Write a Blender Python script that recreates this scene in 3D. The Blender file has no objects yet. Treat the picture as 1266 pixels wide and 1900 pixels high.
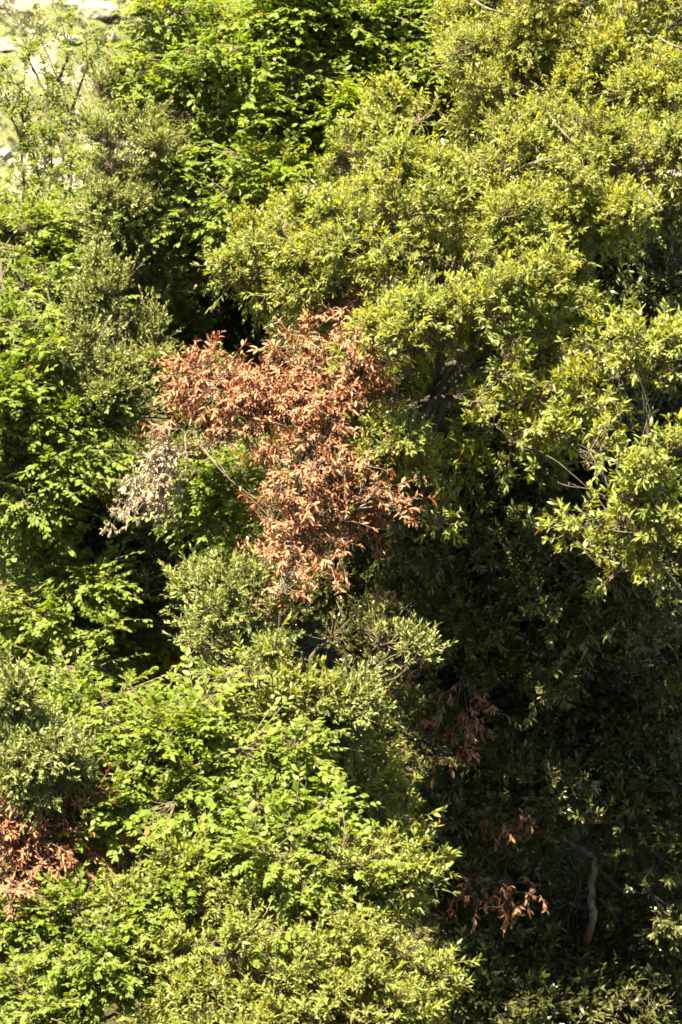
import bpy, math
import numpy as np
from mathutils import Vector

R = math.radians
scene = bpy.context.scene
COL = scene.collection

# ------------------------------------------------------------------ camera
FPX = 5064.0                       # focal length in photo pixels (photo is 1266 x 1900)
PITCH = R(-10)
cd = bpy.data.cameras.new('camera')
cam = bpy.data.objects.new('camera', cd)
COL.objects.link(cam)
cam.location = (0, 0, 0)
cam.rotation_euler = (R(90) + PITCH, 0, 0)
cd.sensor_fit = 'VERTICAL'
cd.sensor_height = 36
cd.lens = FPX / 1900 * 36
cd.clip_start = 0.2
cd.clip_end = 3000
cd.dof.use_dof = True
cd.dof.focus_distance = 28
cd.dof.aperture_fstop = 4.5
scene.camera = cam

# ------------------------------------------------------------------ sky, sun, exposure
SUN_DIR = Vector((-0.28, -0.38, 0.93)).normalized()     # towards the sun
w = bpy.data.worlds.new('World')
scene.world = w
w.use_nodes = True
wn = w.node_tree
bg = wn.nodes['Background']
sky = wn.nodes.new('ShaderNodeTexSky')
sky.sky_type = 'NISHITA'
sky.sun_disc = False
sky.sun_elevation = math.asin(SUN_DIR.z)
sky.sun_rotation = math.atan2(SUN_DIR.x, SUN_DIR.y)
sky.air_density = 1.0
sky.dust_density = 0.5
tint = wn.nodes.new('ShaderNodeMix')
tint.data_type = 'RGBA'
tint.blend_type = 'MULTIPLY'
tint.inputs[0].default_value = 1
tint.inputs[7].default_value = (1.0, .93, .72, 1)      # warm white balance
wn.links.new(sky.outputs[0], tint.inputs[6])
wn.links.new(tint.outputs[2], bg.inputs[0])
bg.inputs[1].default_value = 0.05
sd = bpy.data.lights.new('sun', 'SUN')
sd.energy = 5.0
sd.angle = R(0.5)
sd.color = (1.0, 0.89, 0.60)
sun = bpy.data.objects.new('sun', sd)
COL.objects.link(sun)
sun.rotation_euler = (-SUN_DIR).to_track_quat('-Z', 'Y').to_euler()
vs = scene.view_settings
vs.view_transform = 'Standard'
vs.look = 'None'
vs.exposure = 2.9
vs.gamma = 1
vs.use_curve_mapping = False
cy = scene.cycles
cy.max_bounces = 6
cy.diffuse_bounces = 3
cy.glossy_bounces = 2
cy.transmission_bounces = 3
cy.transparent_max_bounces = 4
cy.caustics_reflective = False
cy.caustics_refractive = False
cy.use_denoising = True
cy.denoiser = 'OPENIMAGEDENOISE'
cy.denoising_input_passes = 'RGB_ALBEDO_NORMAL'
cy.sample_clamp_indirect = 6
cy.filter_width = 1.7

# ------------------------------------------------------------------ helpers
CP, SP = math.cos(PITCH), math.sin(PITCH)
def at(px, py, d):
    dx = (px - 633) / FPX
    dy = (950 - py) / FPX
    return np.array((dx * d, d * (CP - dy * SP), d * (SP + dy * CP)))

def unit(a):
    return a / np.maximum(np.linalg.norm(a, axis=-1, keepdims=True), 1e-9)

def hash2(i, j, s):
    v = np.sin(i * 127.1 + j * 311.7 + s * 74.7) * 43758.5453
    return v - np.floor(v)

def vnoise(x, y, s=0.0):
    i, j = np.floor(x), np.floor(y)
    fx, fy = x - i, y - j
    fx, fy = fx * fx * (3 - 2 * fx), fy * fy * (3 - 2 * fy)
    a, b = hash2(i, j, s), hash2(i + 1, j, s)
    c, d = hash2(i, j + 1, s), hash2(i + 1, j + 1, s)
    return (a * (1 - fx) + b * fx) * (1 - fy) + (c * (1 - fx) + d * fx) * fy - 0.5

def ground(x, y):
    x, y = np.asarray(x, float), np.asarray(y, float)
    ys = [-60, 0, 2.6, 13, 24, 46, 52, 70, 140, 160, 250, 320, 460]
    zs = [-1.7, -1.7, -1.75, -14.5, -13.6, -4.6, -5.2, -18, -66, -66, -9, 46, 120]
    z = np.interp(y, ys, zs)
    near = np.clip((y - 10) / 10, 0, 1) * np.clip((70 - y) / 20, 0, 1)
    z = z + near * (vnoise(x / 3.1, y / 3.1, 1) * 1.1 + vnoise(x / .9, y / .9, 2) * .25)
    far = np.clip((y - 90) / 60, 0, 1)
    z = z + far * (vnoise(x / 27, y / 27, 3) * 14 + vnoise(x / 9, y / 9, 4) * 5
                   + vnoise(x / 3.3, y / 3.3, 5) * 1.9 + vnoise(x / 1.2, y / 1.2, 6) * .6)
    return z

def raw_mesh(name, verts, tris, mats, attr=None, matidx=None):
    me = bpy.data.meshes.new(name)
    nv, nt = len(verts), len(tris)
    me.vertices.add(nv)
    me.vertices.foreach_set('co', np.ascontiguousarray(verts, np.float32).ravel())
    me.loops.add(nt * 3)
    me.loops.foreach_set('vertex_index', np.ascontiguousarray(tris, np.int32).ravel())
    me.polygons.add(nt)
    me.polygons.foreach_set('loop_start', np.arange(0, nt * 3, 3, dtype=np.int32))
    for m in mats:
        me.materials.append(m)
    if matidx is not None:
        me.polygons.foreach_set('material_index', np.ascontiguousarray(matidx, np.int32))
    if attr is not None:
        a = me.attributes.new('leafdata', 'FLOAT_COLOR', 'POINT')
        a.data.foreach_set('color', np.ascontiguousarray(attr, np.float32).ravel())
    me.update()
    return me

def link(name, me, parent=None):
    o = bpy.data.objects.new(name, me)
    COL.objects.link(o)
    if parent is not None:
        o.parent = parent
    return o

def tag(o, label=None, cat=None, group=None, kind=None):
    if label: o['label'] = label
    if cat: o['category'] = cat
    if group: o['group'] = group
    if kind: o['kind'] = kind

class Geo:
    """collects triangles"""
    def __init__(self):
        self.v, self.t, self.a, self.m, self.n = [], [], [], [], 0
    def add(self, v, t, a=None, m=0):
        if len(v) == 0: return
        self.v.append(v); self.t.append(t + self.n); self.n += len(v)
        self.a.append(np.zeros((len(v), 4)) if a is None else a)
        self.m.append(np.full(len(t), m))
    def mesh(self, name, mats, off):
        return raw_mesh(name, np.concatenate(self.v) - off, np.concatenate(self.t), mats,
                        np.concatenate(self.a), np.concatenate(self.m))

def tube(geo, pts, rad, sides=6, m=0):
    pts = np.asarray(pts, float); n = len(pts)
    rad = np.asarray(rad, float)
    tan = unit(np.gradient(pts, axis=0))
    ref = np.array((0.31, 0.95, 0.05))
    u = unit(np.cross(tan, ref)); v = np.cross(tan, u)
    ang = np.linspace(0, 2 * math.pi, sides, endpoint=False)
    ring = (pts[:, None] + rad[:, None, None] * (np.cos(ang)[None, :, None] * u[:, None] + np.sin(ang)[None, :, None] * v[:, None]))
    V = np.concatenate([ring.reshape(-1, 3), pts[-1:] + tan[-1:] * rad[-1] * .7])
    i = np.arange(n - 1)[:, None] * sides; k = np.arange(sides)[None]; k2 = (k + 1) % sides
    T = np.stack([np.stack([i + k, i + k2, i + sides + k2], -1), np.stack([i + k, i + sides + k2, i + sides + k], -1)], 2).reshape(-1, 3)
    b = (n - 1) * sides
    cap = np.stack([b + np.arange(sides), b + (np.arange(sides) + 1) % sides, np.full(sides, n * sides)], -1)
    geo.add(V, np.concatenate([T, cap]), None, m)

def curve(p, q, rng, n=7, sag=0.0, wob=0.06):
    p, q = np.asarray(p, float), np.asarray(q, float)
    t = np.linspace(0, 1, n)[:, None]
    L = np.linalg.norm(q - p)
    c = p + (q - p) * t
    bend = rng.normal(size=3) * wob * L
    bend2 = rng.normal(size=3) * wob * L * .5
    c = c + np.sin(t * math.pi) * bend + np.sin(t * 2 * math.pi) * bend2
    c[:, 2] += np.sin(t[:, 0] * math.pi) * sag * L
    return c

def through(pts, n=6):
    """smooth Catmull-Rom path through points"""
    P = [np.asarray(p, float) for p in pts]
    P = [2 * P[0] - P[1]] + P + [2 * P[-1] - P[-2]]
    out = []
    for i in range(1, len(P) - 2):
        for t in np.linspace(0, 1, n, endpoint=False):
            a, b, c, d = P[i - 1:i + 3]
            out.append(.5 * (2 * b + (c - a) * t + (2 * a - 5 * b + 4 * c - d) * t * t + (3 * b - a - 3 * c + d) * t ** 3))
    out.append(P[-2])
    return np.array(out)

def prisms(geo, p, q, r0, r1, m=1):
    """thin three sided twigs, vectorised"""
    n = len(p)
    if n == 0: return
    a = unit(q - p)
    ref = np.where(np.abs(a[:, 2:3]) < .9, np.array([[0, 0, 1.]]), np.array([[1., 0, 0]]))
    u = unit(np.cross(a, ref)); v = np.cross(a, u)
    ang = np.array([0, 2.094, 4.189])
    off = np.cos(ang)[None, :, None] * u[:, None] + np.sin(ang)[None, :, None] * v[:, None]
    V = np.concatenate([p[:, None] + off * np.reshape(r0, (-1, 1, 1)), q[:, None] + off * np.reshape(r1, (-1, 1, 1))], 1)
    t = np.array([(0, 1, 4), (0, 4, 3), (1, 2, 5), (1, 5, 4), (2, 0, 3), (2, 3, 5)])
    T = (np.arange(n)[:, None, None] * 6 + t[None]).reshape(-1, 3)
    geo.add(V.reshape(-1, 3), T, None, m)

LT8 = np.array([(0, 1, 3), (0, 3, 2), (1, 4, 6), (1, 6, 3), (3, 6, 5), (3, 5, 2), (4, 7, 6), (6, 7, 5)])
LT6 = np.array([(0, 1, 2), (1, 3, 4), (1, 4, 2), (3, 5, 4)])
def leaves(geo, base, d, nrm, L, W, curl, fold, shape, data, fine=False):
    """individual folded, curling leaves: base (n,3), direction, normal, length, width"""
    n = len(base)
    d = unit(d)
    nrm = unit(nrm - d * np.sum(nrm * d, 1, keepdims=True))
    s = np.cross(d, nrm)
    if fine:
        S = np.array([0, .32, .32, .32, .70, .70, .70, 1.0])
        X = np.array([0, -shape[0], shape[0], 0, -shape[1], shape[1], 0, 0])
        up = np.array([0, 1, 1, 0, .8, .8, 0, 0.])
        LT = LT8
    else:
        S = np.array([0, .30, .36, .66, .72, 1.0])
        X = np.array([0, -shape[0], shape[0], -shape[1], shape[1], 0])
        up = np.array([0, .8, .0, .0, .6, 0])
        LT = LT6
    m = len(S)
    cv = S ** 2
    V = (base[:, None] + d[:, None] * (S[None, :, None] * L[:, None, None])
         + s[:, None] * (X[None, :, None] * W[:, None, None])
         + nrm[:, None] * (up[None, :, None] * (fold * W)[:, None, None] - cv[None, :, None] * (curl * L)[:, None, None]))
    T = (np.arange(n)[:, None, None] * m + LT[None]).reshape(-1, 3)
    A = np.repeat(data[:, None], m, 1).copy()
    A[:, :, 2] = S[None]
    geo.add(V.reshape(-1, 3), T, A.reshape(-1, 4), 0)

# ------------------------------------------------------------------ materials
def nodes_of(name):
    m = bpy.data.materials.new(name)
    m.use_nodes = True
    nt = m.node_tree
    for n in list(nt.nodes): nt.nodes.remove(n)
    return m, nt

def N(nt, kind, **kw):
    n = nt.nodes.new(kind)
    for k, v in kw.items(): setattr(n, k, v)
    return n

def ramp(nt, stops):
    r = N(nt, 'ShaderNodeValToRGB')
    e = r.color_ramp.elements
    while len(e) > 1: e.remove(e[-1])
    e[0].position, e[0].color = stops[0][0], (*stops[0][1], 1)
    for p, c in stops[1:]:
        x = e.new(p); x.color = (*c, 1)
    return r

def mixc(nt, f, a, b, blend='MIX'):
    m = N(nt, 'ShaderNodeMix', data_type='RGBA', blend_type=blend)
    for i, v in ((0, f), (6, a), (7, b)):
        if isinstance(v, (int, float)): m.inputs[i].default_value = v
        elif isinstance(v, tuple): m.inputs[i].default_value = (*v, 1)
        else: nt.links.new(v, m.inputs[i])
    return m.outputs[2]

def leaf_mat(name, old, mid, young, under, trans=.35, tcol=(1.3, 1.2, .5), rough=.42, spec=.5, dead=True):
    """leafdata: r = random per leaf, g = how young the shoot is, b = along the leaf, a = random per shoot"""
    m, nt = nodes_of(name)
    at_ = N(nt, 'ShaderNodeAttribute', attribute_name='leafdata')
    sep = N(nt, 'ShaderNodeSeparateColor')
    nt.links.new(at_.outputs['Color'], sep.inputs[0])
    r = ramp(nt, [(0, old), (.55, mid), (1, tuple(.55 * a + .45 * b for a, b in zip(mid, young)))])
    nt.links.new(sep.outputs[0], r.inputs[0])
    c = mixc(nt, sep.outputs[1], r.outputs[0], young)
    geo = N(nt, 'ShaderNodeNewGeometry')
    nz = N(nt, 'ShaderNodeTexNoise'); nz.inputs['Scale'].default_value = 60
    nt.links.new(geo.outputs['Position'], nz.inputs['Vector'])
    rr = ramp(nt, [(.3, (.8, .8, .8)), (.7, (1.15, 1.15, 1.15))])
    nt.links.new(nz.outputs[0], rr.inputs[0])
    c = mixc(nt, 1.0, c, rr.outputs[0], 'MULTIPLY')
    hv = ramp(nt, [(0, (.72, .90, .85)), (.5, (1, 1, 1)), (1, (1.22, 1.12, 1.0))])
    nt.links.new(at_.outputs['Alpha'], hv.inputs[0])
    c = mixc(nt, 1.0, c, hv.outputs[0], 'MULTIPLY')
    if dead:
        dr = ramp(nt, [(.982, (0, 0, 0)), (.984, (1, 1, 1))])
        nt.links.new(sep.outputs[0], dr.inputs[0])
        c = mixc(nt, dr.outputs[0], c, (.20, .10, .04))
    top = c
    c = mixc(nt, geo.outputs['Backfacing'], c, under)
    p = N(nt, 'ShaderNodeBsdfPrincipled')
    p.inputs['Roughness'].default_value = rough
    p.inputs['Specular IOR Level'].default_value = spec
    nt.links.new(c, p.inputs['Base Color'])
    t = N(nt, 'ShaderNodeBsdfTranslucent')
    nt.links.new(mixc(nt, 1.0, top, tcol, 'MULTIPLY'), t.inputs[0])
    mx = N(nt, 'ShaderNodeMixShader')
    mx.inputs[0].default_value = trans
    nt.links.new(p.outputs[0], mx.inputs[1]); nt.links.new(t.outputs[0], mx.inputs[2])
    o = N(nt, 'ShaderNodeOutputMaterial')
    nt.links.new(mx.outputs[0], o.inputs[0])
    return m

def bark_mat(name, a, b, scale=9):
    m, nt = nodes_of(name)
    tc = N(nt, 'ShaderNodeTexCoord')
    mp = N(nt, 'ShaderNodeMapping'); mp.inputs['Scale'].default_value = (scale * 2.4, scale * 2.4, scale * .6)
    nt.links.new(tc.outputs['Object'], mp.inputs[0])
    nz = N(nt, 'ShaderNodeTexNoise'); nz.inputs['Scale'].default_value = 1; nz.inputs['Detail'].default_value = 5
    nt.links.new(mp.outputs[0], nz.inputs['Vector'])
    r = ramp(nt, [(.35, a), (.65, b)])
    nt.links.new(nz.outputs[0], r.inputs[0])
    p = N(nt, 'ShaderNodeBsdfPrincipled'); p.inputs['Roughness'].default_value = .85
    nt.links.new(r.outputs[0], p.inputs['Base Color'])
    bp = N(nt, 'ShaderNodeBump'); bp.inputs['Strength'].default_value = .5; bp.inputs['Distance'].default_value = .02
    nt.links.new(nz.outputs[0], bp.inputs['Height']); nt.links.new(bp.outputs[0], p.inputs['Normal'])
    o = N(nt, 'ShaderNodeOutputMaterial'); nt.links.new(p.outputs[0], o.inputs[0])
    return m

M = {}
M['oak'] = leaf_mat('oak_leaf', (.035, .055, .009), (.105, .132, .014), (.40, .40, .032), (.16, .18, .05), .38, (1.35, 1.25, .3), .40, .22)
M['beam'] = leaf_mat('hornbeam_leaf', (.050, .085, .006), (.105, .160, .012), (.245, .29, .024), (.12, .16, .025), .42, (1.4, 1.35, .35), .45, .2)
M['dark'] = leaf_mat('shade_toned_oak_leaf', (.022, .034, .006), (.045, .062, .009), (.13, .14, .018), (.08, .085, .025), .26, (1.3, 1.2, .3), .28, .5)  # oak leaf darkened: canopy shade put into the colour of the shaded trees
M['grey'] = leaf_mat('grey_oak_leaf', (.04, .056, .010), (.10, .125, .022), (.21, .23, .045), (.17, .19, .065), .28, (1.25, 1.2, .4), .45, .22)
M['rust'] = leaf_mat('dead_rust_leaf', (.075, .030, .016), (.225, .070, .027), (.37, .165, .078), (.26, .13, .075), .22, (1.3, .7, .4), .55, .25, False)
M['tan'] = leaf_mat('bleached_leaf', (.22, .15, .09), (.31, .24, .165), (.40, .335, .255), (.33, .265, .195), .2, (1, .9, .7), .6, .2, False)
M['bark'] = bark_mat('dark_bark', (.020, .015, .011), (.065, .051, .038))
M['pale_bark'] = bark_mat('pale_bark', (.05, .038, .028), (.19, .155, .12))
M['twig'] = bark_mat('twig_bark', (.08, .055, .035), (.19, .14, .10), 25)

SPEC = {
    # leaf length, width, leaves per shoot, shoot length, leaf arrangement, spread angles, droop, shoot upward pull, bough flatness
    'oak':  dict(L=.060, W=.0185, K=12, S=.14, flat=False, th=(68, 30), droop=.10, up=.45, bf=.75, shape=(.46, .40), curl=.16, fold=.22, mat='oak', young=.9),
    'beam': dict(L=.072, W=.037, K=11, S=.28, flat=True, th=(58, 35), droop=.22, up=.1, bf=.66, shape=(.50, .40), curl=.14, fold=.12, mat='beam', young=.75),
    'grey': dict(L=.051, W=.0155, K=14, S=.155, flat=False, th=(60, 25), droop=.02, up=.55, bf=.85, shape=(.45, .42), curl=.08, fold=.2, mat='grey', young=.6),
    'rust': dict(L=.070, W=.020, K=11, S=.19, flat=False, th=(70, 35), droop=.30, up=.15, bf=.75, shape=(.46, .40), curl=.30, fold=.35, mat='rust', young=.22),
    'tan':  dict(L=.058, W=.018, K=12, S=.17, flat=False, th=(55, 30), droop=.5, up=-.4, bf=.9, shape=(.46, .40), curl=.3, fold=.4, mat='tan', young=.3),
}

def shoots(geo, B, A, S, sp, rng, young):
    """B base (n,3), A axis, S length, young (n,) -> stem + leaves"""
    n = len(B)
    if n == 0: return
    A = unit(A)
    ref = np.where(np.abs(A[:, 2:3]) < .93, np.array([[0, 0, 1.]]), np.array([[0., -1., 0]]))
    u = unit(np.cross(A, ref)); v = np.cross(u, A)
    K = sp['K']
    k = np.arange(K)
    t = (.18 + .82 * (k / (K - 1)) ** .75)[None] + rng.normal(0, .03, (n, K))
    sag = np.array([0, 0, -1.])
    pos = B[:, None] + A[:, None] * (t * S[:, None])[..., None] + sag * (t ** 2 * S[:, None] * sp['droop'] * .4)[..., None]
    th = np.radians(sp['th'][0] + (sp['th'][1] - sp['th'][0]) * t + rng.normal(0, 11, (n, K)))
    if sp['flat']:
        side = np.where(k % 2 == 0, 1., -1.)[None] * np.ones((n, 1))
        tilt = rng.normal(0, .45, (n, K))
        rad = u[:, None] * side[..., None] + v[:, None] * tilt[..., None]
    else:
        ph = k[None] * 2.39996 + rng.uniform(0, 6.28, (n, 1)) + rng.normal(0, .3, (n, K))
        rad = u[:, None] * np.cos(ph)[..., None] + v[:, None] * np.sin(ph)[..., None]
    d = A[:, None] * np.cos(th)[..., None] + rad * np.sin(th)[..., None]
    d = d + sag * (sp['droop'] * rng.uniform(.3, 1.8, (n, K)))[..., None]
    if sp['flat']:
        nr = v[:, None] * .8 + rng.normal(0, .42, (n, K, 3)) + np.array([0, -.15, .35])
    else:
        nr = A[:, None] * .7 + np.array([0, 0, .55]) + rng.normal(0, .38, (n, K, 3))
    L = sp['L'] * np.clip(rng.normal(1, .2, (n, K)), .5, 1.5) * (.75 + .25 * np.sin(np.clip(t, 0, 1) * math.pi) ** .5) * (S[:, None] / sp['S']) ** .35
    W = sp['W'] * (L / sp['L']) * np.clip(rng.normal(1, .15, (n, K)), .65, 1.4)
    data = np.zeros((n, K, 4))
    data[..., 0] = rng.uniform(0, 1, (n, K))
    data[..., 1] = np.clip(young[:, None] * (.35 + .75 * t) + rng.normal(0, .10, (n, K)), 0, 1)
    data[..., 3] = np.clip(rng.uniform(.1, .9) + rng.normal(0, .16, (n, 1)) + rng.normal(0, .08, (n, K)), 0, 1)
    f = lambda x: x.reshape(n * K, -1)
    keep = rng.uniform(0, 1, n * K) > .07
    g = lambda x: x.reshape(n * K)[keep]
    leaves(geo, f(pos)[keep], f(d)[keep], f(nr)[keep], g(L), g(W), sp['curl'] * rng.uniform(-.3, 1.9, keep.sum()),
           sp['fold'] * rng.uniform(.3, 1.5, keep.sum()), sp['shape'], f(data)[keep], sp['mat'] in ('rust', 'tan'))
    mid = B + A * (S * .5)[:, None] + sag * (S * sp['droop'] * .1)[:, None]
    tip = B + A * (S * .97)[:, None] + sag * (S * sp['droop'] * .38)[:, None]
    r = .0042 * (S / .25) ** .5
    prisms(geo, B, mid, r, r * .75, 1)
    prisms(geo, mid, tip, r * .75, r * .4, 1)

UPV = np.array([0, 0, 1.])
def bough(geo, c, out, rb, n, sp, rng, young, twig_r=.006):
    """one leafy bough: n shoots in a dome round c, growing outwards and upwards"""
    out = unit(np.asarray(out, float)[None])[0]
    d = unit(out * .65 + UPV * sp['up'] + rng.normal(0, .75, (n, 3)))
    rr = rb * rng.uniform(.12, 1, n) ** .6
    off = d * rr[:, None] + out * (rb * rng.uniform(.1, 1.3) * rng.uniform(-.3, 1, n))[:, None]
    off[:, 2] *= sp['bf']
    B = c + off
    A = d + UPV * sp['up'] * .6 + out * .25 + rng.normal(0, .3, (n, 3))
    if sp['flat']:
        A[:, 2] *= .55
        A[:, 2] -= .08
    lead = rng.uniform(0, 1, n) < .2
    S = sp['S'] * rng.uniform(.6, 1.3, n) * np.where(lead, 1.6, 1)
    B = B + d * (lead * rb * rng.uniform(.1, .65, n))[:, None]
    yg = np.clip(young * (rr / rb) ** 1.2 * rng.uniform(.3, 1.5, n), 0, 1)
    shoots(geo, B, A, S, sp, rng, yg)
    m = c + off * .5 + rng.normal(0, rb * .07, (n, 3))
    prisms(geo, np.repeat(c[None], n, 0) + rng.normal(0, .01, (n, 3)), m, twig_r, twig_r * .75, 1)
    prisms(geo, m, B, twig_r * .75, twig_r * .6, 1)

COUNT = {}
def tree(name, label, cat, species, lobes, lai=3.0, group=None, seed=1, base=None, trunk=None, tr=.10, bark='bark',
         limb_bark=None, young=None, nb=None, bscale=1.0, lscale=1.0, fork=.45, extra=None, hollow=.35, trunk_extra=(), gap=-.23, rd=1.0, mat=None, lr=1.0):
    """lobes: (px, py, depth, rx px, ry px[, rdepth m]) in photo pixels, turned into ellipsoids of real size"""
    rng = np.random.default_rng(seed)
    sp = dict(SPEC[species])
    if young is not None: sp['young'] = young
    if mat: sp['mat'] = mat
    sp['L'] *= lscale; sp['W'] *= lscale; sp['S'] *= lscale ** .7
    cs, rs = [], []
    for l in lobes:
        cs.append(at(l[0], l[1], l[2]))
        k = l[2] / FPX
        rx, rz = l[3] * k, l[4] * k
        rs.append((rx, l[5] if len(l) > 5 else .85 * rd * (rx * rz) ** .5, rz))
    cs, rs = np.array(cs), np.array(rs)
    wgt = rs.prod(1) ** .67
    cen = (cs * wgt[:, None]).sum(0) / wgt.sum()
    if base is None:
        bx, by = cen[0] + rng.normal(0, .25), cen[1] + .35
    else:
        bx, by = base
    b = np.array((bx, by, float(ground(bx, by)) - .08))
    root = bpy.data.objects.new(name, None)
    root.empty_display_size = .3
    COL.objects.link(root)
    root.location = b
    tag(root, label, cat, group)
    # trunk
    g = Geo()
    if trunk is not None:
        path = through([b] + [at(*p) for p in trunk], 7)
    else:
        top = cen.copy(); top[2] -= .1 * (cen[2] - b[2])
        path = curve(b, top, rng, 14, 0, .05)
    n = len(path)
    rad = tr * (1 - .62 * np.linspace(0, 1, n) ** .9)
    rad[0] *= 1.35
    rad = rad * (1 + rng.normal(0, .07, n))
    path[1:] += rng.normal(0, .012, (n - 1, 3))
    tube(g, path, rad, 9)
    for te, ra, rb_ in trunk_extra:
        p = through([at(*q) for q in te], 7)
        lg = Geo(); tube(lg, p, np.linspace(ra, rb_, len(p)), 8)
        link('limb', lg.mesh('limb', [M[limb_bark or bark]], b), root)
    link('trunk', g.mesh('trunk', [M[bark]], b), root)
    # limbs and foliage
    fol = Geo()
    la = sp['L'] * sp['W'] * .62 * sp['K'] * .93
    for c, r in zip(cs, rs):
        lg = Geo()
        t0 = np.clip(np.argmin(np.linalg.norm(path - c, axis=1) + np.linspace(.6, 0, n)), int(n * fork), n - 1)
        p = curve(path[t0], c, rng, 8, .06, .06)
        r0 = min(rad[t0] * .7, .012 + .022 * np.linalg.norm(p[-1] - p[0])) * lr
        tube(lg, p, np.linspace(r0, .013 * lr, 8), 6)
        area = math.pi * r[0] * r[2]
        nsh = max(6, int(2.9 * rd ** .6 * lai * area / la))
        rb = bscale * .46 * (r[0] * r[2]) ** .5
        rb = float(np.clip(rb * .85, .15, .36))
        k = nb or max(4, int(1.5 * rd ** .6 * area / (math.pi * rb * rb)))
        per = np.maximum(2, (nsh / k * np.clip(rng.lognormal(-.2, .75, k), .12, 3)).astype(int))
        for i in range(k):
            d = unit(rng.normal(size=3)[None])[0]
            d[2] = d[2] * .9 + .12
            bc = c + d * r * (hollow + (1.0 - hollow) * rng.uniform() ** .6) * rng.uniform(.72, 1.08)
            if vnoise(bc[0] * 1.5 + bc[2] * .6, bc[1] * 1.2 + bc[2] * 1.5, 31) < gap: continue
            s = p[rng.integers(3, 8)]
            q = curve(s, bc, rng, 5, .03, .07)
            tube(lg, q, np.linspace(.012, .006, 5) * lr, 4)
            bough(fol, bc, d + UPV * .1, rb * rng.uniform(.7, 1.25), int(per[i]), sp, rng, sp['young'] * rng.uniform(.5, 1.4))
        link('limb', lg.mesh('limb', [M[limb_bark or bark]], b), root)
    if extra: extra(root, b, rng, fol, sp)
    if fol.n:
        link('crown', fol.mesh('crown', [M[sp['mat']], M['twig']], b), root)
    COUNT[name + ' ' + str(seed)] = fol.n
    return root

# ------------------------------------------------------------------ the ground
def ground_sheet():
    xs = np.unique(np.concatenate([np.linspace(-260, -60, 28), np.linspace(-60, -45, 10), np.linspace(-45, -8, 90), np.linspace(-8, 14, 50), np.linspace(14, 60, 24), np.linspace(60, 260, 24)]).round(3))
    ys = np.unique(np.concatenate([np.linspace(-60, 0, 10), np.linspace(0, 60, 110), np.linspace(60, 190, 40), np.linspace(190, 300, 220), np.linspace(300, 460, 40)]).round(3))
    X, Y = np.meshgrid(xs, ys)
    V = np.stack([X, Y, ground(X, Y)], -1).reshape(-1, 3)
    nx, ny = len(xs), len(ys)
    i = (np.arange(ny - 1)[:, None] * nx + np.arange(nx - 1)[None]).ravel()
    T = np.concatenate([np.stack([i, i + 1, i + nx + 1], -1), np.stack([i, i + nx + 1, i + nx], -1)])
    m, nt = nodes_of('slope_soil_and_limestone')
    geo = N(nt, 'ShaderNodeNewGeometry')
    sx = N(nt, 'ShaderNodeSeparateXYZ'); nt.links.new(geo.outputs['Position'], sx.inputs[0])
    n1 = N(nt, 'ShaderNodeTexNoise'); n1.inputs['Scale'].default_value = .22; n1.inputs['Detail'].default_value = 6
    n2 = N(nt, 'ShaderNodeTexNoise'); n2.inputs['Scale'].default_value = 3; n2.inputs['Detail'].default_value = 6
    n3 = N(nt, 'ShaderNodeTexNoise'); n3.inputs['Scale'].default_value = 18; n3.inputs['Detail'].default_value = 4
    for q in (n1, n2, n3): nt.links.new(geo.outputs['Position'], q.inputs['Vector'])
    scrub = ramp(nt, [(.3, (.05, .058, .022)), (.55, (.085, .088, .04)), (.75, (.15, .135, .075))])
    nt.links.new(n2.outputs[0], scrub.inputs[0])
    rock = ramp(nt, [(.3, (.11, .095, .07)), (.7, (.23, .21, .165))])
    nt.links.new(n2.outputs[0], rock.inputs[0])
    rm = ramp(nt, [(.53, (0, 0, 0)), (.58, (1, 1, 1))])
    nt.links.new(n1.outputs[0], rm.inputs[0])
    farc = mixc(nt, rm.outputs[0], scrub.outputs[0], rock.outputs[0])
    litter = ramp(nt, [(.3, (.016, .014, .007)), (.5, (.034, .029, .014)), (.7, (.06, .048, .028))])
    nt.links.new(n3.outputs[0], litter.inputs[0])
    mr = N(nt, 'ShaderNodeMapRange'); mr.inputs[1].default_value = 60; mr.inputs[2].default_value = 130
    nt.links.new(sx.outputs[1], mr.inputs[0])
    c = mixc(nt, mr.outputs[0], litter.outputs[0], farc)
    p = N(nt, 'ShaderNodeBsdfPrincipled'); p.inputs['Roughness'].default_value = .95; p.inputs['Specular IOR Level'].default_value = .1
    nt.links.new(c, p.inputs['Base Color'])
    bp = N(nt, 'ShaderNodeBump'); bp.inputs['Strength'].default_value = .6; bp.inputs['Distance'].default_value = .15
    nt.links.new(n2.outputs[0], bp.inputs['Height']); nt.links.new(bp.outputs[0], p.inputs['Normal'])
    o = N(nt, 'ShaderNodeOutputMaterial'); nt.links.new(p.outputs[0], o.inputs[0])
    o = link('hillside', raw_mesh('hillside', V, T, [m]))
    tag(o, kind='structure')
ground_sheet()

def on_far_hill(px, py):
    lo = 170.0
    for d in np.arange(170, 420, .5):
        q = at(px, py, d)
        if q[2] < ground(q[0], q[1]): return q, d
    return at(px, py, 300), 300

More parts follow.
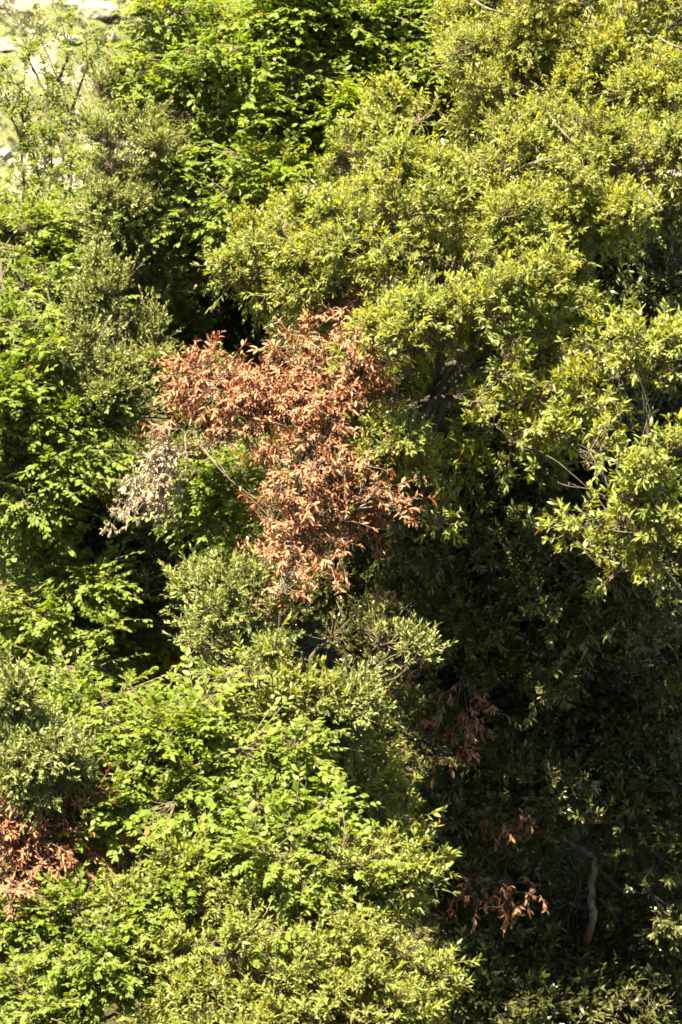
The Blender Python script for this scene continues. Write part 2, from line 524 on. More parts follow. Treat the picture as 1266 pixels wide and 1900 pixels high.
# --- limestone outcrops on the far hillside
def rock_mat():
    m, nt = nodes_of('limestone')
    tc = N(nt, 'ShaderNodeTexCoord')
    n1 = N(nt, 'ShaderNodeTexNoise'); n1.inputs['Scale'].default_value = 1.4; n1.inputs['Detail'].default_value = 8
    nt.links.new(tc.outputs['Object'], n1.inputs['Vector'])
    r = ramp(nt, [(.3, (.12, .10, .075)), (.5, (.20, .18, .14)), (.7, (.27, .245, .205))])
    nt.links.new(n1.outputs[0], r.inputs[0])
    p = N(nt, 'ShaderNodeBsdfPrincipled'); p.inputs['Roughness'].default_value = .9
    nt.links.new(r.outputs[0], p.inputs['Base Color'])
    bp = N(nt, 'ShaderNodeBump'); bp.inputs['Strength'].default_value = .8; bp.inputs['Distance'].default_value = .2
    nt.links.new(n1.outputs[0], bp.inputs['Height']); nt.links.new(bp.outputs[0], p.inputs['Normal'])
    o = N(nt, 'ShaderNodeOutputMaterial'); nt.links.new(p.outputs[0], o.inputs[0])
    return m
M['rock'] = rock_mat()

def outcrop(px, py, rx, ry, seed, label):
    c, d = on_far_hill(px, py)
    rng = np.random.default_rng(seed)
    k = d / FPX
    import bmesh
    bm = bmesh.new()
    bmesh.ops.create_icosphere(bm, subdivisions=5, radius=1)
    bm.verts.ensure_lookup_table()
    V = np.array([v.co[:] for v in bm.verts]); T = np.array([[v.index for v in f.verts] for f in bm.faces])
    bm.free()
    # cracked, faceted: planes cut into the ball, then noise
    for _ in range(26):
        nrm = unit(rng.normal(size=3)[None])[0]
        h = rng.uniform(.55, .9)
        s = V @ nrm
        V = V - np.maximum(s - h, 0)[:, None] * nrm
    V = V * (1 + .14 * vnoise(V[:, 0] * 4 + V[:, 2] * 2.3, V[:, 1] * 4 + V[:, 2] * 3.1, seed)[:, None]
             + .12 * vnoise(V[:, 0] * 11 + V[:, 2] * 7, V[:, 1] * 3 - V[:, 2] * 9, seed + 3)[:, None])
    V = V * np.array((rx * k, .8 * (rx * ry) ** .5 * k, ry * k)) * 1.1
    me = raw_mesh('rock_outcrop', V, T, [M['rock']])
    o = link('rock_outcrop', me)
    o.location = c
    o.rotation_euler = (0, 0, rng.uniform(-.5, .5))
    tag(o, label, 'rock', 'limestone outcrops on the far hillside')

for a in [
    (180, 22, 40, 28, 1, 'large pale limestone outcrop on the far hillside beside the green treetop'),
    (120, 75, 42, 14, 2, 'low cream rock band on the far hillside in the middle of the pale cliff'),
    (30, 85, 45, 17, 3, 'long pale limestone ledge at the left edge of the far hillside'),
    (205, 75, 14, 30, 4, 'upright grey rock between the far hillside and the broadleaf crown'),
    (84, 190, 12, 34, 5, 'narrow upright pale rock seen through the bare twigs'),
    (8, 288, 14, 16, 6, 'small white boulder at the left edge below the pale ledge'),
    (48, 235, 22, 9, 7, 'low buff rock under the bare twigs above the white boulder'),
    (140, 12, 22, 16, 8, 'pale rock to the left of the large outcrop at the top'),
    (60, 62, 12, 7, 9, 'small cracked rock just above the long pale ledge'),
    (150, 130, 10, 14, 10, 'small upright rock behind the forked twigs below the cream band'),
    (25, 130, 14, 8, 11, 'small low rock in the scrub just below the long pale ledge'),
    (90, 45, 9, 7, 12, 'tiny pale rock in the scrub near the top left'),
]: outcrop(*a)

def scrub():
    rng = np.random.default_rng(77)
    g = Geo()
    n = 5200
    x = rng.uniform(-44, -12, n); y = rng.uniform(205, 300, n)
    keep = (vnoise(x / 5, y / 7, 9) + .35 * vnoise(x / 1.6, y / 1.6, 8) > -.03)
    x, y = x[keep], y[keep]; n = len(x)
    size = rng.uniform(.16, .55, n)
    c = np.stack([x, y, ground(x, y)], -1)
    k = 46
    d = unit(rng.normal(size=(n, k, 3))); d[..., 2] = np.abs(d[..., 2])
    pos = c[:, None] + d * (size[:, None] * rng.uniform(.5, 1.05, (n, k)))[..., None]
    f = lambda a: a.reshape(n * k, -1)
    L = (rng.uniform(.10, .22, (n, k)) * (.6 + size[:, None])).ravel()
    dat = np.zeros((n, k, 4)); dat[..., 0] = rng.uniform(0, 1, (n, 1)) * .7 + .3 * rng.uniform(0, 1, (n, k)); dat[..., 1] = rng.uniform(0, .9, (n, 1))
    leaves(g, f(pos), f(d + rng.normal(0, .6, (n, k, 3))), f(d + rng.normal(0, .4, (n, k, 3))), L, L * .7, np.full(n * k, .15), np.full(n * k, .1), (.5, .4), f(dat))
    M['scrub'] = leaf_mat('scrub_leaf', (.035, .045, .016), (.065, .074, .028), (.11, .112, .045), (.08, .085, .045), .3)
    o = link('hillside_scrub', g.mesh('hillside_scrub', [M['scrub']], np.zeros(3)))
    tag(o, 'pale green low scrub covering the far rocky hillside', 'scrub', None, 'stuff')
scrub()

# ------------------------------------------------------------------ trees, back to front
exec_trees = True
# broadleaf tree along the top
tree('broadleaf_tree', 'large bright green broadleaf tree with layered sprays filling the top middle', 'tree', 'beam',
     [(310, 50, 35.2, 60, 70), (360, 110, 34.8, 130, 80), (325, 190, 34.6, 90, 60), (480, 40, 35.5, 150, 90), (500, 150, 34.9, 140, 80),
      (650, 30, 36.0, 140, 90), (640, 150, 35.4, 120, 80), (420, 250, 34.6, 130, 60), (590, 250, 35.2, 110, 60), (330, 310, 34.7, 110, 60),
      (480, 350, 34.2, 110, 60), (760, 60, 36.0, 110, 90), (740, 160, 35.6, 100, 70), (830, 60, 36.0, 80, 80), (400, 395, 34.0, 80, 40), (610, 360, 35.4, 80, 60)],
     3.2, seed=11, lscale=1.15, gap=-.36, tr=.16, base=(0.0, 36.4))
# second dark-stemmed broadleaf behind it
tree('broadleaf_tree', 'shaded green broadleaf tree with dark stems behind the top middle crown', 'tree', 'beam',
     [(560, 120, 38.5, 170, 160), (760, 150, 38.5, 150, 170), (680, 330, 38.0, 160, 110), (500, 420, 38, 130, 110), (900, 60, 38.5, 130, 120), (840, 210, 38, 110, 110), (430, 220, 38.5, 120, 110), (350, 330, 38.5, 90, 80), (420, 90, 38.5, 120, 90), (390, 130, 38.5, 70, 80)],
     3.0, seed=12, gap=-1, tr=.12)
# grey green oak on the left
tree('evergreen_oak', 'slim grey-green evergreen oak with narrow silvery leaves left of the dark hollow', 'tree', 'grey',
     [(195, 215, 34.6, 55, 60), (235, 300, 34.0, 90, 75), (300, 370, 35.2, 100, 80), (210, 400, 35.0, 90, 70), (340, 470, 35.2, 110, 80),
      (250, 500, 34.8, 100, 80), (190, 590, 33.0, 65, 70), (165, 680, 31.2, 50, 70), (215, 750, 31.2, 75, 60), (310, 570, 36.0, 80, 70),
      (290, 680, 33.2, 90, 80), (260, 840, 32.8, 90, 70), (205, 395, 33.8, 55, 60), (230, 440, 34.0, 60, 40)],
     3.4, seed=13, lr=.6, tr=.12, young=.95)
# bright broadleaf at the left edge
tree('broadleaf_tree', 'bright green broadleaf tree at the left edge above the shaded undergrowth', 'tree', 'beam',
     [(20, 440, 34.6, 80, 60), (110, 480, 34.3, 100, 60), (40, 560, 33.6, 100, 70), (140, 560, 33.9, 80, 60), (50, 660, 31.3, 100, 70),
      (30, 770, 30.9, 90, 80), (110, 760, 31.2, 80, 60), (120, 850, 31.1, 90, 60), (30, 880, 30.8, 80, 70)],
     4.2, seed=14, tr=.12, young=.5)
tree('broadleaf_tree', 'half-shaded broadleaf tree with flat sprays below the bleached dry branch', 'tree', 'beam',
     [(60, 980, 33.2, 110, 50), (30, 1070, 32.8, 90, 60), (150, 1080, 32.6, 110, 45), (90, 1160, 32.2, 110, 55), (220, 1180, 32.2, 100, 45),
      (40, 1250, 31.8, 90, 50), (160, 1250, 31.9, 100, 45), (300, 1100, 33.0, 110, 60), (350, 1210, 32.8, 110, 60), (270, 1010, 33.6, 110, 50), (140, 1075, 31.2, 70, 22), (80, 1140, 31.0, 70, 25), (210, 1170, 31.0, 70, 22), (150, 1230, 30.6, 70, 22), (40, 1060, 31.3, 50, 22), (260, 1110, 31.4, 50, 18), (60, 965, 31.2, 60, 30), (20, 1010, 31.2, 50, 25)],
     3.6, seed=15, tr=.11)

# sparse slender trees in front of the far hillside
def sparse(label, seed, base_d, stems, tufts, leafy):
    rng = np.random.default_rng(seed)
    sp = dict(SPEC['beam']); sp['L'] = .06; sp['W'] = .028; sp['K'] = 7; sp['S'] = .16; sp['young'] = .6
    p0 = at(*stems[0][0])
    bx, by = p0[0], p0[1]
    b = np.array((bx, by, float(ground(bx, by)) - .05))
    root = bpy.data.objects.new('slender_tree', None); COL.objects.link(root); root.location = b
    tag(root, label, 'tree', 'slender trees in front of the far hillside')
    g = Geo(); fol = Geo()
    tube(g, through([b, (b + p0) / 2 + rng.normal(0, .06, 3), p0], 6), np.linspace(.06, .034, 13), 8)
    link('trunk', g.mesh('trunk', [M['bark']], b), root)
    for st in stems:
        lg = Geo()
        p = through([at(*q) for q in st], 6)
        p = p + rng.normal(0, .008, p.shape)
        tube(lg, p, np.linspace(.026, .007, len(p)), 6)
        # side twigs with tufts
        L = len(p)
        for j in range(int(L * tufts)):
            i = rng.integers(int(L * .15), L)
            d = unit((p[min(i + 1, L - 1)] - p[max(i - 1, 0)])[None])[0]
            e = p[i] + (unit(rng.normal(size=3)[None])[0] * .8 + d * .5 + UPV * .25) * rng.uniform(.12, .42)
            q = curve(p[i], e, rng, 5, .05, .08)
            tube(lg, q, np.linspace(.007, .0035, 5), 4)
            n = rng.integers(3, 7)
            nn = int(n * leafy)
            if nn: 
                bb = q[rng.integers(2, 5, nn)]
                shoots(fol, bb, rng.normal(0, .7, (nn, 3)) + d * .3 + UPV * .4, sp['S'] * rng.uniform(.4, 1.1, nn), sp, rng, np.full(nn, .6))
        link('limb', lg.mesh('limb', [M['bark']], b), root)
    link('crown', fol.mesh('crown', [M['beam'], M['twig']], b), root)

sparse('thin open tree with forked dark twigs against the pale rocks', 21, 37,
       [[(130, 440, 37), (132, 330, 37), (128, 210, 37), (105, 140, 37), (70, 60, 37)],
        [(130, 215, 37), (160, 130, 36.8), (185, 80, 36.8)],
        [(128, 250, 37), (95, 190, 37.2), (58, 120, 37.2), (52, 85, 37.2)],
        [(130, 330, 37), (90, 220, 37.1), (50, 170, 37.2), (10, 150, 37.2)],
        [(108, 150, 37), (128, 95, 37), (120, 65, 37)],
        [(132, 380, 37), (180, 300, 36.6), (190, 200, 36.6)]], 1.1, 1.2)
sparse('leafier thin tree with leaning bare branches at the left edge', 22, 36,
       [[(48, 520, 36), (44, 400, 36), (40, 290, 36), (25, 220, 36), (5, 190, 36)],
        [(44, 420, 36), (72, 330, 36), (45, 240, 36), (38, 180, 36)],
        [(46, 470, 36), (10, 390, 35.8), (-20, 330, 35.8)],
        [(48, 470, 36), (85, 390, 36), (95, 300, 36), (92, 250, 36)],
        [(48, 500, 36), (110, 430, 36), (150, 380, 36), (160, 310, 36)],
        [(46, 500, 36), (20, 440, 35.7), (0, 420, 35.7)]], 1.3, 1.5)

# right upper oak
tree('evergreen_oak', 'tall yellow-green evergreen oak with pale upper branches in the top right corner', 'tree', 'oak',
     [(930, 60, 32.0, 90, 80), (980, 70, 31.2, 120, 90), (1100, 40, 31.0, 120, 90), (1220, 60, 31.0, 110, 100), (930, 170, 31.2, 90, 60),
      (1020, 190, 30.6, 120, 80), (1150, 180, 30.6, 120, 80), (1240, 230, 30.4, 90, 90), (1000, 300, 28.8, 110, 70), (1120, 320, 28.5, 110, 80),
      (1230, 390, 28.2, 90, 60), (1180, 300, 28.8, 90, 60), (1080, 400, 28.6, 80, 50), (960, 400, 28.8, 80, 50)],
     3.0, seed=31, lscale=.92, rd=1.5, tr=.17, limb_bark='pale_bark', base=(2.9, 32.6),
     trunk_extra=[([(1200, 330, 30.2), (1120, 305, 28.9), (1075, 275, 28.3), (1040, 240, 28.2), (1015, 205, 28.3)], .024, .006), ([(1075, 275, 28.3), (1030, 285, 28.2), (1010, 300, 28.2)], .009, .005),
                  ([(850, -30, 30.6), (890, 8, 30.3), (925, 22, 30.3), (945, 27, 30.4)], .018, .008), ([(1150, 40, 30.2), (1155, -20, 30.2)], .02, .012), ([(1266, 90, 29.9), (1240, 80, 29.9), (1225, 70, 30.0)], .014, .006)])
# central oak
tree('evergreen_oak', 'broad yellow-green evergreen oak in the centre above the rust brown tree', 'tree', 'oak',
     [(760, 250, 29.4, 90, 60), (690, 330, 28.8, 90, 70), (840, 330, 28.8, 110, 80), (580, 440, 28.4, 110, 70), (700, 440, 28.0, 120, 80),
      (860, 440, 28.0, 120, 80), (1000, 440, 28.2, 110, 80), (620, 540, 28.0, 100, 60), (760, 550, 27.4, 120, 80), (900, 560, 27.4, 120, 80),
      (1010, 570, 28.9, 90, 70), (730, 660, 27.0, 90, 80), (850, 650, 26.7, 110, 80), (960, 690, 28.7, 90, 70), (840, 760, 29.3, 100, 80), (930, 870, 29.6, 90, 70), (770, 910, 29.5, 80, 60), (960, 980, 30.0, 90, 60), (740, 790, 27.4, 70, 80),
      (800, 880, 29.9, 70, 70), (880, 790, 30.5, 100, 70), (480, 440, 28.7, 60, 50), (500, 520, 28.6, 60, 50), (700, 840, 27.2, 40, 20), (720, 960, 27.0, 30, 25), (820, 850, 27.6, 32, 24), (800, 960, 27.5, 30, 25), (900, 770, 27.6, 35, 18), (770, 740, 27.2, 50, 35), (760, 760, 27.2, 60, 45), (850, 735, 27.0, 75, 45), (720, 860, 27.2, 45, 40), (905, 690, 27.0, 55, 38)],
     2.9, seed=32, lscale=1.05, rd=1.5, tr=.18, base=(1.6, 33.4))
# right oak with the projecting lit sprays
tree('evergreen_oak', 'evergreen oak at the right edge with lit sprays hanging over the deep shade', 'tree', 'oak',
     [(1200, 650, 27.0, 80, 40), (1120, 640, 27.3, 50, 28), (1110, 740, 27.2, 50, 28), (1000, 740, 27.2, 50, 26), (1020, 655, 27.5, 50, 35), (930, 820, 27.2, 30, 40),
      (1220, 860, 26.4, 70, 40), (1165, 925, 26.2, 60, 26), (1100, 975, 26.1, 55, 22), (1215, 970, 26.2, 70, 30), (1060, 1010, 26.2, 30, 16), (1240, 1010, 26.4, 50, 26), (1150, 700, 27.2, 40, 24), (1245, 700, 27.0, 40, 40), (1250, 930, 26.3, 40, 40), (1250, 1060, 26.6, 30, 25), (1140, 1060, 26.8, 30, 16), (1000, 860, 27.4, 22, 18), (1075, 835, 27.0, 50, 30), (1040, 800, 27.2, 30, 20)],
     2.2, seed=33, lr=.42, gap=-1, lscale=1.45, bscale=1.1, tr=.055, base=(6.6, 31.0))

# rust brown withered tree
tree('withered_tree', 'withered tree covered in rust brown dead leaves in the middle', 'tree', 'rust',
     [(375, 700, 27.4, 55, 26), (460, 700, 27.3, 73, 35), (550, 690, 27.3, 56, 40), (620, 640, 27.5, 40, 48), (640, 590, 27.7, 27, 32), (480, 760, 27.2, 82, 35),
      (590, 750, 27.1, 64, 36), (650, 740, 27.4, 40, 48), (350, 790, 27.4, 41, 21), (470, 815, 27.3, 55, 26), (560, 830, 27.2, 48, 28),
      (600, 890, 27.0, 47, 28), (652, 880, 27.3, 34, 38), (540, 930, 27.0, 40, 25), (612, 960, 27.0, 54, 28), (510, 980, 27.0, 26, 19), (672, 970, 27.3, 30, 25), (560, 1025, 27.0, 40, 25), (500, 1045, 27.1, 20, 15), (520, 1095, 26.5, 23, 18), (545, 1075, 26.6, 28, 14), (420, 730, 27.2, 55, 28), (400, 680, 27.5, 45, 22), (650, 680, 27.2, 35, 40), (610, 800, 26.9, 45, 32), (560, 870, 26.9, 45, 32), (650, 860, 26.9, 45, 32), (690, 930, 26.9, 35, 35), (530, 900, 26.9, 35, 25), (600, 980, 26.9, 45, 28), (545, 1010, 26.9, 35, 25)],
     1.35, seed=41, lr=.6, gap=-1, tr=.042, bark='pale_bark', base=(.05, 28.0), hollow=.2)

# bleached branch
def bleached():
    rng = np.random.default_rng(51)
    sp = dict(SPEC['tan'])
    d0 = 27.5
    s = at(318, 830, d0)
    root = bpy.data.objects.new('dry_branch', None); COL.objects.link(root); root.location = s
    tag(root, 'bleached tan dry branch fanning down in front of the left trees', 'branch')
    g, fol = Geo(), Geo()
    for (px, py) in [(225, 950), (240, 915), (262, 885), (250, 955), (280, 965), (300, 950), (318, 925), (298, 890), (212, 968), (275, 925), (310, 870), (285, 860), (255, 930)]:
        e = at(px, py, d0 + rng.uniform(-.3, .3))
        o = s + rng.normal(0, .06, 3)
        p = through([o, o + (e - o) * .5 + UPV * .08 + rng.normal(0, .06, 3), e], 6)
        tube(g, p, np.linspace(.006, .003, len(p)), 4)
        n = 24
        i = rng.integers(4, len(p), n)
        shoots(fol, p[i] + rng.normal(0, .05, (n, 3)), rng.normal(0, .75, (n, 3)) + (e - s) * .5 - UPV * .2, sp['S'] * rng.uniform(.35, .9, n), sp, rng, rng.uniform(0, 1, n))
    tube(g, curve(s, at(350, 800, d0 + 1.3), rng, 8, .05, .06), np.linspace(.006, .010, 8), 5)
    link('stem', g.mesh('stem', [M['twig']], s), root)
    link('dead_leaves', fol.mesh('dead_leaves', [M['tan'], M['pale_bark']], s), root)
bleached()

# green sapling between the bleached branch and the rust tree
tree('sapling', 'fresh green sapling between the bleached branch and the rust brown tree', 'sapling', 'beam',
     [(400, 880, 28.6, 70, 35), (450, 920, 28.5, 60, 35), (370, 960, 28.8, 60, 30), (430, 990, 28.7, 60, 30), (470, 860, 28.9, 50, 30)],
     2.4, seed=61, gap=-1, tr=.035)

# dark thicket
tree('evergreen_oak', 'dark shaded evergreen oak with a pale leaning trunk under the right canopy', 'tree', 'oak',
     [(870, 1030, 30.8, 110, 80), (990, 1000, 30.6, 110, 90), (1110, 1100, 30.6, 120, 90), (1230, 1120, 30.6, 100, 90), (800, 1130, 30.8, 110, 80), (940, 1150, 30.8, 120, 80),
      (1050, 1240, 30.9, 120, 80), (1190, 1270, 30.9, 120, 90), (880, 1270, 31.0, 110, 80), (760, 1260, 30.9, 90, 70), (1000, 1360, 31.2, 120, 70), (1150, 1400, 31.0, 120, 70), (860, 1400, 31.2, 110, 70),
      (760, 1380, 29.4, 90, 70), (820, 1520, 30.2, 100, 70), (950, 1470, 30.2, 110, 60), (1090, 1480, 30.6, 90, 50), (780, 1640, 30.0, 90, 70), (850, 1600, 30.6, 90, 60), (1230, 1600, 31.4, 90, 80), (1190, 1740, 31.2, 100, 60), (960, 1680, 31.2, 90, 60), (1010, 1760, 31, 100, 50),
      (1240, 1460, 30.8, 80, 90)],
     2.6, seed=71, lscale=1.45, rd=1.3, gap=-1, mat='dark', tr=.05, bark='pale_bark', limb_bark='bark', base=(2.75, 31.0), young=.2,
     trunk=[(1097, 1720, 30.6), (1098, 1660, 30.6), (1102, 1600, 30.6), (1085, 1575, 30.6), (1040, 1555, 30.7), (980, 1535, 30.8), (930, 1490, 30.9), (910, 1400, 31.0)],
     trunk_extra=[([(1085, 1575, 30.6), (1105, 1530, 30.7), (1150, 1440, 30.9), (1170, 1300, 31.0)], .032, .012)])

# lit undergrowth behind the dark oak, seen through its gaps
tree('evergreen_oak', 'sunlit oak glimpsed through the gaps behind the pale leaning trunk', 'tree', 'grey',
     [(1000, 1600, 35.0, 110, 90), (1080, 1650, 35.0, 100, 100), (1180, 1560, 35.5, 120, 120), (1120, 1780, 34.5, 120, 90), (1240, 1700, 35.0, 90, 120), (900, 1560, 35.5, 110, 100), (960, 1760, 34.5, 120, 90), (1040, 1600, 32.4, 70, 60), (970, 1640, 32.4, 80, 60), (1060, 1690, 32.2, 70, 50), (900, 1640, 32.6, 80, 70), (1150, 1660, 32.6, 70, 60), (940, 1560, 32.6, 80, 60)],
     2.2, seed=72, tr=.07)
tree('evergreen_oak', 'deeply shaded oak filling the hollow behind the middle of the slope', 'tree', 'grey',
     [(620, 1050, 32.5, 130, 100), (760, 1150, 32.5, 140, 120), (480, 900, 33.5, 130, 90), (500, 760, 35.5, 130, 110), (420, 1040, 33.5, 120, 80), (560, 1160, 32.0, 120, 80), (380, 1150, 33.0, 110, 70),
      (480, 640, 36.5, 110, 90), (640, 900, 32.0, 110, 110), (430, 500, 36.5, 100, 90), (400, 600, 36.5, 90, 90), (520, 600, 36, 90, 80), (240, 1160, 32.4, 100, 60), (310, 1010, 32.8, 90, 60), (150, 1000, 33.5, 100, 60)],
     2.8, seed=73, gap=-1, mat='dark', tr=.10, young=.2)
tree('evergreen_oak', 'shaded oak behind the right canopy', 'tree', 'oak',
     [(1110, 500, 31.6, 100, 80), (1220, 540, 31.4, 90, 80), (1200, 790, 30.4, 100, 80), (1100, 900, 30.2, 110, 80), (1000, 840, 30.0, 100, 80), (1220, 1020, 30, 90, 70), (900, 950, 29.6, 90, 70), (1000, 520, 32.4, 150, 110), (1150, 600, 31.9, 150, 120), (1060, 740, 31.6, 150, 100), (1200, 800, 31.4, 120, 110), (900, 880, 31.4, 140, 110), (1040, 900, 31.4, 140, 110), (1180, 990, 31.2, 120, 100),
      (1000, 1060, 29.0, 100, 60), (850, 1010, 29.1, 90, 60), (1120, 1040, 28.8, 90, 60), (900, 1140, 29.2, 110, 60), (1050, 1160, 29.4, 110, 60), (1180, 1130, 29.2, 90, 60), (820, 1180, 29.4, 90, 60), (960, 1260, 29.6, 100, 60), (820, 700, 31.4, 130, 110), (700, 620, 31.9, 130, 110), (760, 420, 32.4, 150, 100)],
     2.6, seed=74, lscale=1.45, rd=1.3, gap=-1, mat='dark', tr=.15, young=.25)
# brown bunches on the shaded oak
def bunches():
    rng = np.random.default_rng(81)
    sp = dict(SPEC['rust']); sp['droop'] = .9; sp['up'] = -.2; sp['K'] = 7; sp['S'] = .2; sp['L'] = .088; sp['W'] = .029
    sets = [('withered rust bunch of leaves hanging in the shade below the right canopy', 29.0,
             (860, 1290), [(820, 1300), (850, 1340), (830, 1375), (880, 1350), (905, 1300), (925, 1350), (880, 1390), (815, 1410), (935, 1325), (865, 1310), (790, 1335), (905, 1280), (850, 1390)]),
            ('loose brown leaf bunch hanging beside the pale leaning trunk', 29.6,
             (960, 1500), [(895, 1535), (930, 1525), (950, 1530), (985, 1560), (925, 1570), (915, 1530), (975, 1520)]),
            ('dull rust leaf bunch low in the shade above the bottom right shrub', 29.7,
             (920, 1610), [(850, 1650), (870, 1640), (895, 1635), (835, 1670), (890, 1620), (940, 1640), (950, 1660), (935, 1690), (970, 1700), (1000, 1665), (960, 1710), (985, 1640), (880, 1690), (920, 1650), (860, 1680)]),
            ('faded brown leaf bunch among green leaves below the rust brown tree', 28.3,
             (760, 1150), [(700, 1200), (740, 1180), (770, 1200), (790, 1210), (740, 1230), (720, 1090), (700, 1110), (780, 1160), (690, 1280), (760, 1240)])]
    for label, d0, s0, tips in sets:
        s = at(s0[0], s0[1], d0)
        root = bpy.data.objects.new('dry_branch', None); COL.objects.link(root); root.location = s
        tag(root, label, 'branch', 'rust brown dead branches in the shade')
        g, fol = Geo(), Geo()
        E = np.array([at(px, py, d0 + rng.uniform(-.25, .25)) for px, py in tips])
        lo = E.mean(0) + np.array((.05, -.1, -.1))
        stems = [curve(s + np.array((.3, 1.2, .4)), lo, rng, 14, .05, .05)]
        stems.append(curve(stems[0][7], E[0] + np.array((0, 0, .08)), rng, 8, .06, .08))
        stems.append(curve(stems[0][8], E[-1] + np.array((0, 0, .08)), rng, 8, .06, .08))
        for p in stems: tube(g, p, np.linspace(.010, .004, len(p)), 5)
        P = np.concatenate([stems[0][6:], stems[1][2:], stems[2][2:]])
        for e in E:
            q = P[np.argsort(np.linalg.norm(P - e, axis=1))[rng.integers(0, 3)]]
            p = curve(q, e, rng, 6, .1, .1)
            tube(g, p, np.linspace(.005, .003, 6), 4)
            n = 3
            shoots(fol, p[rng.integers(2, 6, n)] + rng.normal(0, .02, (n, 3)), rng.normal(0, .7, (n, 3)) + (e - q) * .6 - UPV * .2, sp['S'] * rng.uniform(.5, 1.1, n), sp, rng, rng.uniform(0, .15, n))
        link('stem', g.mesh('stem', [M['bark']], s), root)
        link('dead_leaves', fol.mesh('dead_leaves', [M['rust'], M['twig']], s), root)
bunches()

# grey green oak in the lower middle
tree('evergreen_oak', 'bushy grey-green young oak below the rust brown tree', 'tree', 'grey',
     [(440, 1130, 26.9, 70, 50), (530, 1150, 26.7, 90, 60), (610, 1190, 26.8, 70, 60), (420, 1200, 26.6, 80, 60), (520, 1240, 26.4, 110, 70), (630, 1270, 26.6, 90, 70),
      (560, 1330, 26.4, 100, 70), (660, 1340, 26.8, 70, 60), (720, 1250, 27.0, 70, 70), (400, 1120, 27.2, 50, 40)],
     3.0, seed=91, gap=-.12, tr=.09, lscale=1.1)
# bright shrub, lower left middle
tree('broadleaf_shrub', 'fresh light green broadleaf shrub with upright shoots in the lower left', 'shrub', 'beam',
     [(190, 1310, 25.9, 80, 45), (260, 1370, 25.6, 100, 60), (350, 1330, 25.7, 90, 50), (380, 1400, 25.3, 110, 60), (490, 1400, 25.4, 100, 60), (540, 1460, 25.2, 90, 60),
      (240, 1450, 25.3, 100, 60), (360, 1480, 25.0, 110, 60), (460, 1520, 24.9, 110, 60), (270, 1540, 25.0, 110, 60), (580, 1540, 25.1, 80, 60), (220, 1520, 25.2, 60, 50), (240, 1620, 24.9, 90, 50), (130, 1690, 25.0, 70, 30), (380, 1580, 24.9, 100, 50), (350, 1660, 24.3, 70, 30), (540, 1600, 24.3, 80, 30), (640, 1600, 24.4, 60, 30), (260, 1700, 24.2, 60, 30), (460, 1740, 23.9, 50, 25), (120, 1360, 25.6, 60, 35), (150, 1430, 25.4, 60, 35)],
     3.0, seed=92, lscale=1.0, tr=.07, young=.8)
tree('evergreen_oak', 'young yellow-green oak with narrow leaves at the bottom in the middle', 'tree', 'oak',
     [(420, 1640, 24.5, 100, 60), (330, 1700, 24.3, 90, 60), (480, 1720, 24.2, 110, 70), (600, 1660, 24.5, 90, 60), (680, 1640, 24.7, 80, 60), (620, 1760, 24.1, 110, 70), (680, 1700, 24.5, 80, 60),
      (400, 1800, 24.0, 110, 70), (520, 1850, 23.8, 120, 70), (680, 1850, 23.9, 110, 70), (720, 1790, 24.3, 80, 60), (300, 1830, 24.0, 70, 60), (380, 1900, 23.7, 110, 60), (600, 1920, 23.6, 110, 50), (720, 1860, 24.2, 80, 60), (700, 1900, 24.0, 80, 60), (740, 1840, 24.5, 70, 50)],
     2.8, seed=93, gap=-1, tr=.07, young=.8, lscale=1.05)
tree('broadleaf_shrub', 'pale green broadleaf shrub with bare twigs in the bottom left corner', 'shrub', 'beam',
     [(40, 1700, 24.6, 90, 50), (130, 1720, 24.4, 90, 50), (210, 1740, 24.3, 80, 50), (60, 1780, 24.2, 100, 60), (170, 1810, 24.1, 100, 60), (260, 1800, 24.2, 70, 50), (50, 1870, 23.9, 100, 60), (160, 1890, 23.8, 100, 60), (270, 1880, 23.9, 80, 60)],
     2.6, seed=94, tr=.06, young=.7, lscale=.8)
tree('evergreen_shrub', 'small olive evergreen shrub at the left edge above the brown dead leaves', 'shrub', 'grey',
     [(20, 1370, 24.5, 60, 40), (80, 1390, 24.5, 60, 40), (40, 1440, 24.5, 70, 40), (110, 1450, 24.5, 40, 35), (20, 1310, 24.5, 60, 40), (115, 1545, 26.3, 40, 35)],
     2.8, seed=95, gap=-1, tr=.05, young=.6)
tree('withered_shrub', 'withered shrub with rust brown dead leaves at the left edge', 'shrub', 'rust',
     [(29, 1515, 24.7, 48, 47), (69, 1565, 24.6, 48, 37), (24, 1605, 24.6, 39, 57), (129, 1535, 24.8, 39, 37), (169, 1575, 24.8, 27, 27), (19, 1665, 24.5, 33, 47), (79, 1625, 24.8, 39, 37)],
     2.4, seed=96, gap=-.15, tr=.04, hollow=.1, young=.08)
# dark shrub bottom right
tree('evergreen_oak', 'dark green oak sapling in the shade at the bottom right corner', 'sapling', 'oak',
     [(860, 1720, 30.7, 90, 50), (960, 1760, 30.9, 90, 60), (880, 1820, 30.5, 110, 70), (1010, 1840, 30.9, 110, 70), (1120, 1800, 31.3, 90, 60), (1140, 1890, 30.9, 110, 60), (1230, 1800, 31.5, 80, 70), (960, 1900, 30.5, 110, 60)],
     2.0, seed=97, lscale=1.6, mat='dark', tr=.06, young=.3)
tree('evergreen_oak', 'dark oak spray hanging at the right edge beside the pale leaning trunk', 'tree', 'oak',
     [(1200, 1480, 30.5, 90, 50), (1230, 1580, 30.4, 70, 60), (1090, 1430, 30.7, 80, 45), (1240, 1680, 30.3, 60, 60), (1180, 1400, 30.7, 80, 40), (1150, 1530, 29.9, 50, 22)],
     1.6, seed=98, lscale=1.5, mat='dark', tr=.07, young=.2, base=(4.4, 30.0))

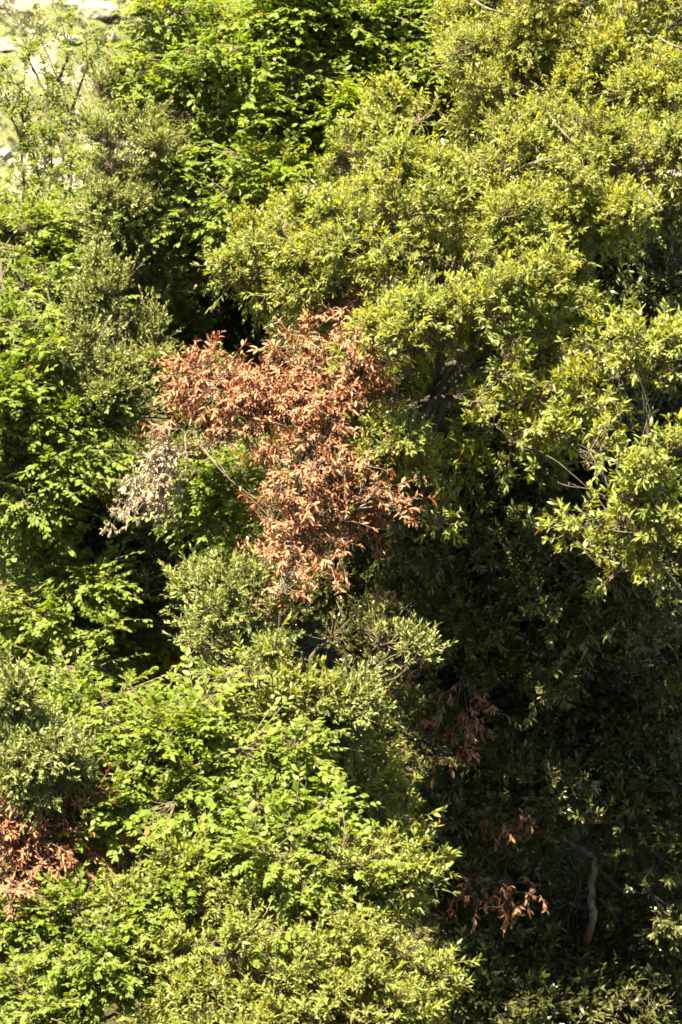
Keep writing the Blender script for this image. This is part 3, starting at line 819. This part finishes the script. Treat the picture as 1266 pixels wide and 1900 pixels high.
# backdrop crowns along the crest and undergrowth on the slope
tree('evergreen_oak', 'yellow-green oak on the crest behind the top right corner', 'tree', 'oak',
     [(980, 130, 34.5, 110, 110), (1030, 60, 34, 150, 130), (1180, 140, 34, 150, 130), (1050, 260, 33.5, 160, 120), (1220, 320, 33.5, 120, 130), (920, 300, 34, 120, 100), (1260, 20, 34, 100, 100), (740, 420, 33, 130, 100), (600, 480, 33.5, 120, 90), (1100, 420, 33, 150, 100), (900, 420, 33, 140, 100), (1260, 470, 33, 110, 100), (1255, 365, 32.5, 90, 90), (1200, 430, 32.5, 80, 60)],
     2.2, seed=34, gap=-1, tr=.13)
tree('broadleaf_tree', 'green broadleaf tree behind the left edge foliage', 'tree', 'beam',
     [(20, 640, 35, 120, 100), (140, 720, 35, 120, 100), (60, 830, 34.5, 130, 100), (180, 880, 34.5, 120, 90), (60, 960, 34, 130, 80), (200, 1000, 34, 120, 80), (110, 560, 35.5, 120, 90), (10, 480, 35.5, 90, 70), (140, 440, 36, 90, 70), (260, 690, 35.5, 120, 110), (330, 800, 35.0, 100, 90)],
     2.4, seed=16, gap=-1, tr=.11)
def undergrowth():
    rng = np.random.default_rng(99)
    sp = dict(SPEC['grey']); sp['young'] = .3
    g = Geo()
    n = 24000
    x = rng.uniform(-11, 12, n); y = rng.uniform(17, 47, n)
    h = .05 + .5 * np.clip(vnoise(x / 1.1, y / 1.1, 12) + .45, 0, 1) * rng.uniform(0, 1, n)
    B = np.stack([x, y, ground(x, y) + h], -1)
    S = sp['S'] * rng.uniform(1.0, 2.4, n)
    shoots(g, B, rng.normal(0, .6, (n, 3)) + UPV * .8 + np.array((0, -.3, 0)), S, sp, rng, rng.uniform(0, .5, n))
    base = B.copy(); base[:, 2] -= h + .03
    prisms(g, base + rng.normal(0, .04, (n, 3)) * np.array((1, 1, 0)), B, .005, .004, 1)
    o = link('undergrowth', g.mesh('undergrowth', [M['grey'], M['twig']], np.zeros(3)))
    tag(o, 'low leafy undergrowth covering the slope below the trees', 'undergrowth', None, 'stuff')
undergrowth()

tree('evergreen_oak', 'small yellow-green oak sapling half in shade between the grey-green oak and the dark hollow', 'sapling', 'oak',
     [(625, 1400, 27.2, 70, 50), (685, 1460, 27.3, 70, 50), (645, 1520, 27.0, 80, 50), (725, 1540, 27.5, 60, 50), (755, 1620, 27.3, 60, 40), (705, 1380, 27.6, 60, 50), (685, 1580, 26.9, 70, 40), (560, 1210, 26.1, 60, 30), (460, 1250, 26.0, 50, 30), (600, 1320, 26.0, 60, 35), (520, 1330, 25.9, 50, 30), (640, 1220, 26.3, 40, 30)],
     1.5, seed=101, lscale=1.4, tr=.05, young=.5)
print('LEAF VERTS', sum(COUNT.values()))
